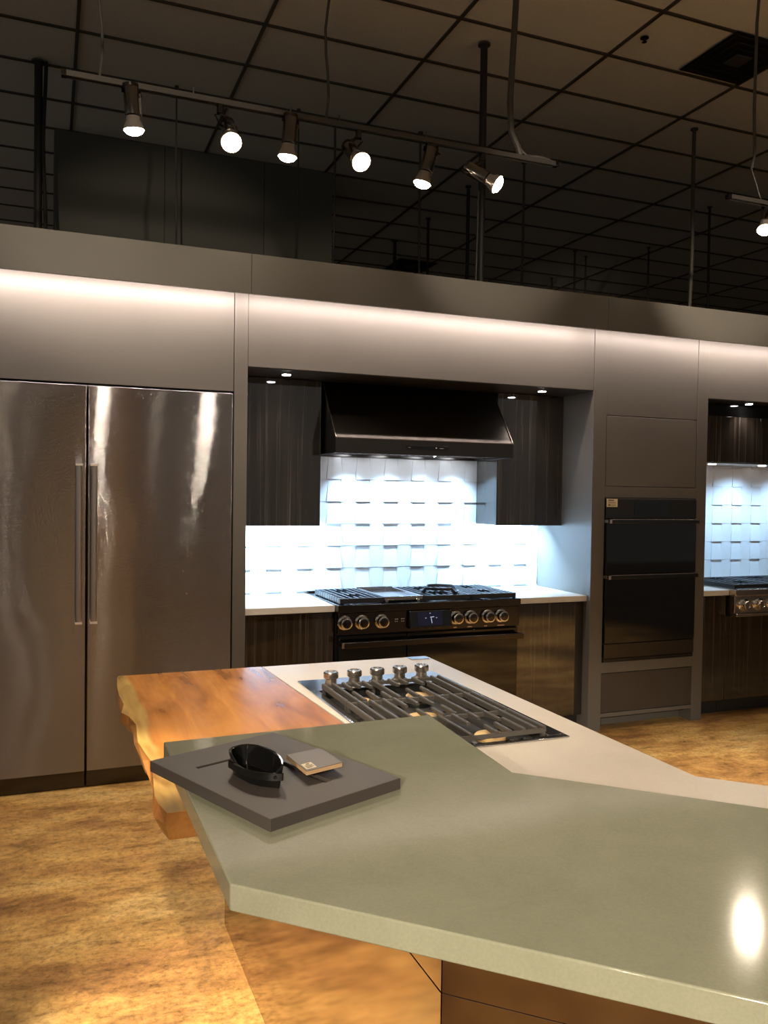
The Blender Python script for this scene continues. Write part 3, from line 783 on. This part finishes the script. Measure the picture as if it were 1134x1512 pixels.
obj('panel', q, M['board'], t, smooth=0, bevel=.0012)
q = MB()
for iu, iv in hole: q.prism([B(us[iu]+.0003, vs[iv]), B(us[iu+1]-.0003, vs[iv]), B(us[iu+1]-.0003, vs[iv+1]), B(us[iu]+.0003, vs[iv+1])], H(.966)+.0002, H(.966)+.001)
obj('slot_liner', q, M['boardedge'], t, smooth=0)

# black glossy teardrop ring
outl = [(.363,1.787),(.374,1.803),(.392,1.813),(.411,1.813),(.430,1.797),(.445,1.772),(.455,1.740),(.458,1.710),(.455,1.675),(.447,1.645),(.425,1.652),(.402,1.668),(.382,1.695),(.368,1.735),(.361,1.765)]
outl = [G(p) for p in outl]
n = len(outl); cxh = sum(p[0] for p in outl)/n; cyh = sum(p[1] for p in outl)/n
def hz_(i):       # rim height: tall at the back, lower along the front band
    return SZ*{10:.026, 11:.027, 12:.028, 13:.032, 14:.044}.get(i, .050)
q = MB(); ro = []; ri = []; rlo = []; rli = []
zb_ = H(.982)+.0004
for i, (x_, y_) in enumerate(outl):
    pv = Vector(outl[i-1]); nx = Vector(outl[(i+1) % n]); tn = (nx-pv).normalized(); nn = Vector((-tn.y, tn.x))
    c0 = Vector((x_, y_)); inw = Vector((cxh, cyh)) - c0
    if nn.dot(inw) < 0: nn = -nn
    pi_ = c0 + nn*.0055; lo = c0 + nn*.008; li = c0 + nn*.013
    zt_ = zb_ + hz_(i)
    ro.append(q.bm.verts.new((c0.x, c0.y, zt_))); ri.append(q.bm.verts.new((pi_.x, pi_.y, zt_)))
    rlo.append(q.bm.verts.new((lo.x, lo.y, zb_))); rli.append(q.bm.verts.new((li.x, li.y, zb_+.006)))
for i in range(n):
    j = (i+1) % n
    q.bm.faces.new((ro[i], ro[j], ri[j], ri[i])); q.bm.faces.new((rlo[i], rlo[j], ro[j], ro[i])); q.bm.faces.new((ri[i], ri[j], rli[j], rli[i]))
q.bm.faces.new(rlo[::-1]); q.bm.faces.new(rli)
t = thing('bowl_holder', 'small glossy black teardrop-shaped open holder standing on the charcoal board', 'holder', (*G((.41, 1.73)), zb_))
obj('shell', q, M['black_gloss'], t, bevel=.0012, smooth=50)
q = MB()
f0 = [(.361,1.765), (.368,1.735), (.382,1.695), (.402,1.668), (.425,1.652), (.447,1.645)]
f0 = [G(p) for p in f0]
f1 = []
for i, p in enumerate(f0): f1.append((p[0]-.003, p[1]-.0035))
a_ = [q.bm.verts.new((*p, zb_+.016)) for p in f0]; b_ = [q.bm.verts.new((*p, zb_+.016)) for p in f1]
c_ = [q.bm.verts.new((*p, zb_+.028)) for p in f0]; d_ = [q.bm.verts.new((*p, zb_+.028)) for p in f1]
for i in range(5):
    q.bm.faces.new((a_[i], a_[i+1], b_[i+1], b_[i])); q.bm.faces.new((c_[i], d_[i], d_[i+1], c_[i+1]))
    q.bm.faces.new((b_[i], b_[i+1], d_[i+1], d_[i])); q.bm.faces.new((a_[i], c_[i], c_[i+1], a_[i+1]))
q.bm.faces.new((a_[0], b_[0], d_[0], c_[0])); q.bm.faces.new((a_[5], c_[5], d_[5], b_[5]))
obj('band', q, M['black_gloss'], t, smooth=50, label='raised band across the front')
q = MB()
for p in (G((.376, 1.704)), G((.430, 1.646))): q.lathe([(.003, 0), (.003, .002), (0, .003)], (p[0], p[1], zb_+.022), (-.55, -.83, 0), 14)
obj('stud', q, M['black_gloss'], t)

# laminate sample block with label
t = thing('sample_block', 'small brown laminate sample block with pale edge and paper label, raised over the charcoal board', 'sample', (*G((.54, 1.745)), zb_))
sp = [G(p) for p in ((.504,1.673), (.593,1.702), (.580,1.815), (.493,1.792))]
spc = Vector((sum(p[0] for p in sp)/4, sum(p[1] for p in sp)/4))
obj('plate', MB().prism(sp, H(.9955), H(1.0040)), M['sample_edge'], t, bevel=.0006, smooth=0)
obj('laminate_face', MB().prism([(p[0]*.996+spc.x*.004, p[1]*.996+spc.y*.004) for p in sp], H(1.0042), H(1.0052)), M['sample'], t, smooth=0)
obj('riser', MB().prism([G(p) for p in ((.545,1.735), (.575,1.745), (.565,1.795), (.535,1.785))], zb_, H(.9953)), M['boardedge'], t, smooth=0)
Lv = Vector((.089, .029)).normalized(); Lw = Vector((-.095, .995)).normalized()
c0 = Vector(G((.5075, 1.683)))
def LP(u, v_): w_ = c0 + (Lv*u + Lw*v_)*SZ; return (w_.x, w_.y)
lb = obj('label', MB().prism([LP(0,0), LP(.026,0), LP(.026,.034), LP(0,.034)], H(1.0053), H(1.0057)), M['label'], t, smooth=0, label='pale paper label with small print')
q = MB()
for u, v_, w_, h_ in ((.010,.024,.008,.006), (.003,.018,.020,.002), (.003,.013,.018,.002), (.003,.008,.020,.002), (.003,.004,.012,.002)):
    q.prism([LP(u,v_), LP(u+w_,v_), LP(u+w_,v_+h_), LP(u,v_+h_)], H(1.0058), H(1.0060))
obj('print', q, M['ink'], lb, smooth=0)

# ------------------------------------------------------------------ track lighting
RY, RZ = 3.87, 3.345
def track(x0, x1, y, z, label, feeds, hooks):
    t = thing('track_rail', label, 'track', ((x0+x1)/2, y, z), 'lighting track rails')
    r = MB(); r.box(x0, x1, y-.017, y+.017, z+.006, z+.018); r.box(x0, x1, y-.017, y-.012, z-.006, z+.006); r.box(x0, x1, y+.012, y+.017, z-.006, z+.006)
    r.box(x0+.002, x1-.002, y-.004, y+.004, z-.003, z+.006)
    obj('rail', r, M['sp_rail'], t)
    for xa in (x0-.02, x1): obj('end_cap', MB().box(xa, xa+.02, y-.018, y+.018, z-.007, z+.019), M['blacksteel'], t, bevel=.002)
    for pts, r_ in feeds:
        c_ = MB(); c_.tube(pts, r_); obj('feed_cable', c_, M['grey_cable'], t)
    if hooks:
        for xx in hooks: obj('hook', MB().cyl((xx, y, z+.018), (xx, y, z+.05), .004, 8), M['grey_cable'], t)
    return t
def feedpts(x, y, z, sway, n=14):
    o_ = []
    for i in range(n+1):
        f_ = i/n; o_.append((x + sway*math.sin(f_*5)*(1-f_)**.5*f_ + .012*math.sin(f_*17), y+.01*math.sin(f_*9), z + (CEIL-z)*f_))
    return o_
track(.065, 2.500, RY, RZ, 'black track rail with six spotlights hanging above the island', [(feedpts(.200, RY, RZ+.02, .02), .006), (feedpts(1.225, RY, RZ+.02, .02), .007), ([(2.290, RY, RZ+.02), (2.275, RY, RZ+.06), (2.235, RY, RZ+.13), (2.225, RY, RZ+.28), (2.235, RY, RZ+.5), (2.250, RY, RZ+.8), (2.255, RY, CEIL)], .017), ([(2.29, RY, RZ+.05), (2.33, RY, RZ+.022), (2.40, RY, RZ+.030), (2.47, RY, RZ+.024)], .008)], (.60, 1.05, 1.29, 1.75))
track(3.71, 6.15, RY, RZ, 'black track rail at the upper right corner with one spotlight in view', [([(3.92, RY, CEIL), (3.885, RY, 4.4), (3.88, RY, 3.9), (3.89, RY, 3.62), (3.87, RY, 3.54)], .009), ([(3.87, RY, 3.54), (3.95, RY, RZ+.02)], .003)], ())
track(-1.2, 1.2, 1.15, RZ, 'unseen track rail added behind the camera for fill spotlights', [], ())  # this rail and the next three are added to carry fill spotlights
track(2.2, 4.6, 1.15, RZ, 'unseen track rail added to the right behind the camera for fill spotlights', [], ())
track(-1.9, 0.1, -.9, RZ, 'farther unseen track rail added behind the camera for fill spotlights', [], ())
track(-3.4, -.4, -3.5, RZ, 'farthest unseen track rail added behind the camera for fill spotlights', [], ())

def make_head():
    t = thing('spotlight', 'spotlight', 'spotlight', (0,0,0))
    q = MB(); q.lathe([(.031, 0), (.033, .004), (.033, .125), (.029, .128)], (0,0,.004), (0,0,-1), 28); obj('body', q, M['sp_body'], t, local=True, smooth=40)
    q = MB(); q.lathe([(.034, -.006), (.034, .006), (.0, .006)], (0,0,0), (0,0,-1), 28); obj('end_cap', q, M['blacksteel'], t, local=True, smooth=40)
    q = MB(); q.lathe([(.030, .128), (.034, .150), (.046, .172), (.047, .184), (.044, .184), (.040, .172)], (0,0,0), (0,0,-1), 28); obj('lamp_collar', q, M['glassy'], t, local=True, smooth=40)
    q = MB(); q.lathe([(0, .206), (.018, .204), (.034, .197), (.043, .185), (.038, .172), (0, .165)], (0,0,0), (0,0,-1), 28); obj('bulb', q, M['bulb'], t, local=True, smooth=60, label='glowing warm lamp face')
    return t
M['sp_body'] = simple('spotlight_dark_chrome', (.17,.16,.15), .14, metal=1)
M['glassy'] = simple('lamp_collar_gloss', (.28,.25,.23), .2, metal=.6)
proto = make_head()
first = [True]
def head(x, y, z, aim, pivot_off, label, group, power=None, blend=.6, ang=50, rail_x=None, wside=1):
    """x,y,z: lens centre; aim: direction of the beam"""
    a = Vector(aim).normalized()
    h = proto if first[0] else copy_tree(proto); first[0] = False
    h.rotation_mode = 'QUATERNION'
    q = Vector((0,0,-1)).rotation_difference(a)
    h.rotation_quaternion = q
    loc = Vector((x, y, z)) - a*.195
    h.location = loc; h['label'] = label; h['group'] = group
    # yoke from the rail to the body, in the head's local space
    inv = q.inverted()
    rx = rail_x if rail_x is not None else loc.x+.02
    ry_ = min((RY, 1.15, -.9, -3.5), key=lambda k_: abs(k_-y))
    p0 = inv @ (Vector((rx, ry_, RZ-.0072)) - loc); p1 = inv @ (Vector((rx, ry_, RZ-.045)) - loc)
    yk = MB(); yk.cyl(p0, p1, .016, 14)
    side = Vector((.037, 0, 0))
    for sg in (-1, 1):
        pts = [p1, (p1 + Vector((sg*.03, 0, -.0)))*.8 + Vector((sg*.036, 0, -.01))*.2, Vector((sg*.038, 0, -.012)), Vector((sg*.036, 0, -.030))]
        yk.tube(pts, .0045, 8)
    o_ = obj('yoke', yk, M['blacksteel'], h, local=True, smooth=40)
    sb = MB(); sb.cyl((.0375, 0, -.012), (.0375, 0, -.125), .0022, 8); obj('side_rod', sb, M['handle'], h, local=True)
    if power:
        l = bpy.data.lights.new('spot_lamp', 'SPOT'); l.energy = power; l.color = (1.0, .83, .64); l.spot_size = math.radians(ang); l.spot_blend = blend; l.shadow_soft_size = .04
        lo = bpy.data.objects.new('spot_lamp', l); COL.objects.link(lo); lo.location = Vector((x, y, z)) + a*.02
        lo.rotation_mode = 'QUATERNION'; lo.rotation_quaternion = q
    return h
GV = 'spotlights on the hanging track above the island'
P_ = 110
head(.345, RY, 3.150, (.10, .10, -1), 0, 'vertical dark spotlight nearest the left end of the track, lamp pointing down', GV, 60, 1.0, 92)
head(.744, 3.72, 3.113, (-.05, -.75, -.75), 0, 'second spotlight from the left end of the track, glowing face turned to the viewer', GV, P_, .7, 60, .72)
head(1.036, RY, 3.145, (-.04, .12, -1), 0, 'third spotlight from the left end of the track, upright with lamp pointing down', GV, 60, 1.0, 92)
head(1.356, 3.72, 3.124, (.10, -.80, -.70), 0, 'fourth spotlight from the left end of the track, glowing face turned to the viewer', GV, P_, .7, 60, 1.39)
head(1.728, RY, 3.124, (-.22, .12, -1), 0, 'fifth spotlight from the left end of the track, leaning slightly, lamp pointing down', GV, 60, 1.0, 92, 1.80)
head(2.085, 3.72, 3.128, (.75, -.60, -.62), 0, 'spotlight nearest the right end of the track, tilted with lamp face to the lower right', GV, P_, .7, 60, 2.07)
head(3.985, RY, 3.185, (-.45, -.35, -1), 0, 'single spotlight cut off by the right edge of the photo', 'spotlights on the right track', 32, 1.0, 128, 4.07)
GH = 'unseen fill spotlights added behind the camera'  # these heads are added out of view to light island, floor and fascia
for (x_, y_, z_, aim, e_, an_) in ((-1.0, 1.15, 3.10, (1.40, 1.33, -3.1), 1500, 17), (-.35, 1.15, 3.10, (.82, 1.45, -2.2), 330, 34), (.5, 1.15, 3.10, (.65, 1.35, -2.2), 80, 34), (3.2, 1.15, 3.10, (.5, 1.7, -3.1), 1300, 40), (4.2, 1.15, 3.10, (1.0, .0, -3.1), 900, 50),
                              (2.7, 1.15, 3.10, (1.6, 3.35, .0), 800, 22), (2.3, 1.15, 3.10, (.2, 3.35, .0), 260, 22),
                              (-1.4, -.9, 3.10, (2.2, 2.0, -2.1), 120, 36), (-.2, -.9, 3.10, (-.05, 1.25, -3.1), 260, 40),
                              (-2.9, -3.5, 3.10, (3.3, 4.5, -2.4), 1250, 23), (-1.9, -3.5, 3.10, (2.9, 4.3, -2.4), 1250, 23), (-.9, -3.5, 3.10, (1.3, 8.0, .12), 1300, 16)):
    head(x_, y_, z_, aim, 0, 'unseen fill spotlight added behind the camera', GH, e_, .8, an_)

# ------------------------------------------------------------------ hanging rods and wires behind the fascia
RODS = [ # x, y, radius, z bottom, material, kind, label
 (-.080, 7.04, .030, 2.0, 'black_rod', 'hanging_rod', 'thick black rod hanging left of the black wall'),
 (2.925, 5.475, .026, 2.90, 'black_rod', 'hanging_rod', 'thick black pipe dropping behind the right end of the spotlight track'),
 (4.130, 8.03, .018, 2.2, 'black_rod', 'hanging_rod', 'thin black rod left of the thick pipe'),
 (5.310, 5.98, .017, 2.90, 'grey_cable', 'hanging_rod', 'slim grey pipe hanging above the wall oven'),
 (4.180, 9.15, .016, 2.2, 'black_rod', 'hanging_rod', 'short black rod in front of the far small ceiling vent, right one'),
 (4.157, 10.13, .022, 2.2, 'black_rod', 'hanging_rod', 'short black rod in front of the far small ceiling vent, left one'),
 (.954, 7.018, .007, 2.3, 'grey_cable', 'hanging_wire', 'thin wire crossing the black wall below the second spotlight'),
 (1.975, 7.02, .007, 2.3, 'grey_cable', 'hanging_wire', 'thin wire crossing the black wall below the third spotlight'),
 (2.321, 7.07, .010, 2.3, 'grey_cable', 'hanging_wire', 'thin wire at the right side of the black wall'),
 (3.116, 7.018, .011, 2.3, 'grey_cable', 'hanging_wire', 'thin wire dropping behind the fifth spotlight'),
 (4.336, 7.245, .012, 2.3, 'grey_cable', 'hanging_wire', 'thin wire right of the last track spotlight'),
 (6.521, 9.552, .012, 2.3, 'black_rod', 'hanging_rod', 'faint dark rod far back, above the oven tower seam'),
 (6.803, 9.706, .010, 2.3, 'black_rod', 'hanging_rod', 'second faint dark rod far back, above the oven tower seam'),
 (7.026, 10.878, .012, 2.3, 'black_rod', 'hanging_rod', 'leftmost faint dark rod far back above the fascia joint'),
 (6.894, 7.491, .014, 2.3, 'black_rod', 'hanging_rod', 'dark rod right of the slim grey pipe'),
 (7.304, 9.024, .012, 2.3, 'black_rod', 'hanging_rod', 'faint dark rod left of the slim grey pipe'),
]
for (x_, y_, r_, zb__, mt, nm, lb_) in RODS:
    t = thing(nm, lb_, 'rod' if 'rod' in nm else 'wire', (x_, y_, zb__), 'rods and wires hanging from the dark ceiling')
    q = MB(); pts = []
    for i in range(15):
        f_ = i/14; wv = 0 if r_ > .02 or mt == 'black_rod' and r_ > .015 else .012
        pts.append((x_ + wv*math.sin(f_*9+x_*3)*(1-f_), y_, zb__ + (CEIL+.002-zb__)*f_))
    q.tube(pts, r_, 12); obj('stem', q, M[mt], t)
    q = MB(); q.lathe([(r_*1.5+.006, -.012), (r_*1.5+.006, 0)], (x_, y_, CEIL)); obj('ceiling_anchor', q, M['grey_cable'], t)
    if x_ < 0:
        q = MB(); q.tube([(x_+.045+.01*math.sin(i), y_-.01, 2.0 + i*(CEIL-2.0)/14) for i in range(15)], .014, 8); obj('cable', q, M['black_rod'], t)
        q = MB(); q.box(x_+.02, x_+.14, y_-.03, y_+.03, 2.0, 3.42); obj('sleeve', q, M['black_rod'], t, bevel=.01)
    if abs(x_-2.925) < .01:
        q = MB(); q.tube([(x_-.055, y_-.03, 2.90), (x_-.052, y_-.03, 3.2), (x_-.047, y_-.03, 3.42), (x_-.040, y_-.025, 3.78)], .007, 8); obj('cable', q, M['grey_cable'], t)

# ceiling vents
def vent(cx_, cy_, label, slot):
    t = thing('ceiling_vent', label, 'vent', (cx_, cy_, CEIL-.004), 'square black ceiling vents')
    q = MB(); h_ = .293
    q.box(cx_-h_, cx_+h_, cy_-h_, cy_+h_, CEIL-.004, CEIL-.001); obj('backing', q, M['vent'], t, smooth=0)
    q = MB()
    for r_ in (.27, .20, .13):
        for (a, c_, d_, e_) in ((-r_, r_, -r_, -r_+.03), (-r_, r_, r_-.03, r_), (-r_, -r_+.03, -r_+.03, r_-.03), (r_-.03, r_, -r_+.03, r_-.03)):
            q.box(cx_+a, cx_+c_, cy_+d_, cy_+e_, CEIL-.014, CEIL-.0045)
    obj('louvre', q, M['vent'], t, bevel=.003)
    q = MB(); q.box(cx_-.07, cx_+.07, cy_-.07, cy_+.07, CEIL-.020, CEIL-.0045); obj('slot_highlight', q, M['tee'], t, bevel=.004)  # lighter square standing in for the highlight in the vent slot
vent(4.757, 4.915, 'square black ceiling vent in the upper right corner', 1)
vent(4.83, 11.16, 'small distant black ceiling vent just above the fascia', 1)
t = thing('sprinkler', 'tiny sprinkler head in the ceiling left of the big vent', 'sprinkler', (3.93, 4.95, CEIL-.03))
q = MB(); q.lathe([(.03, 0), (.03, -.005), (.008, -.008), (.008, -.028), (.018, -.030), (.018, -.032), (0, -.032)], (3.93, 4.95, CEIL)); obj('head', q, M['hoodsteel'], t)

# ------------------------------------------------------------------ lights of the place
def area(name, loc, rot, sx_, sy_, e_, col):
    l = bpy.data.lights.new(name, 'AREA'); l.shape = 'RECTANGLE'; l.size = sx_; l.size_y = sy_; l.energy = e_; l.color = col
    o_ = bpy.data.objects.new(name, l); COL.objects.link(o_); o_.location = loc; o_.rotation_euler = rot
    return o_
def spot(name, loc, aim, e_, ang, blend, col, r=.02):
    l = bpy.data.lights.new(name, 'SPOT'); l.energy = e_; l.color = col; l.spot_size = math.radians(ang); l.spot_blend = blend; l.shadow_soft_size = r
    o_ = bpy.data.objects.new(name, l); COL.objects.link(o_); o_.location = loc
    o_.rotation_mode = 'QUATERNION'; o_.rotation_quaternion = Vector((0,0,-1)).rotation_difference(Vector(aim).normalized())
    return o_
# cove: area light facing the panel and down
for a, c_ in ((-3.0, .99), (1.03, 3.31), (3.36, 7.4)):
    area('cove_lamp', ((a+c_)/2, 4.540, 2.672), (math.radians(35), 0, 0), c_-a, .012, (8.0 if a < 0 else 6.2 if a < 3 else 4.4)*(c_-a), (1.0, .81, .73))
COLD = (.43, .70, 1.0)
for a, c_ in ((1.10, 1.545), (2.88, 3.20)):
    area('cabinet_lamp', ((a+c_)/2, 5.22, 1.362), (math.radians(38), 0, 0), c_-a, .03, 36, COLD)
for xx, yy in HL: spot('hood_lamp_light', (xx, yy, 1.825), (0, .10, -1), 44, 106, 1.0, COLD, .025)
for xx in (4.70, 5.2, 5.7): spot('liner_lamp_light', (xx, 5.06, 1.825), (0, .22, -1), 26, 130, 1.0, COLD, .025)
for xx, yy in ((1.307, 4.846), (3.060, 4.832), (4.80, 4.77)): spot('downlight_lamp', (xx, yy, 2.272), (0, 0, -1), 9, 110, .8, (1.0, .88, .80), .02)

# ------------------------------------------------------------------ world, camera, view
wd = bpy.data.worlds.new('world'); S.world = wd; wd.use_nodes = True
bg = wd.node_tree.nodes['Background']; bg.inputs[0].default_value = (1.0, .92, .82, 1); bg.inputs[1].default_value = .175

yaw, pitch, roll = math.radians(21.82968277), math.radians(-1.35795249), math.radians(.80196495)
cy, sy = math.cos(yaw), math.sin(yaw)
fw = Vector((sy*math.cos(pitch), cy*math.cos(pitch), math.sin(pitch)))
r0 = Vector((cy, -sy, 0)); u0 = r0.cross(fw)
rr_ = math.cos(roll)*r0 + math.sin(roll)*u0; uu = -math.sin(roll)*r0 + math.cos(roll)*u0
cam = bpy.data.cameras.new('camera'); co = bpy.data.objects.new('camera', cam); COL.objects.link(co)
co.matrix_world = Matrix(((rr_.x, uu.x, -fw.x, 0), (rr_.y, uu.y, -fw.y, 0), (rr_.z, uu.z, -fw.z, 1.59), (0,0,0,1)))
cam.sensor_fit = 'HORIZONTAL'; cam.sensor_width = 36; cam.lens = 1239.5867/1134*36; cam.clip_start = .02; cam.clip_end = 60
S.camera = co
S.view_settings.view_transform = 'Standard'; S.view_settings.look = 'None'; S.view_settings.exposure = 0.0; S.view_settings.gamma = 1.0
S.view_settings.use_curve_mapping = False
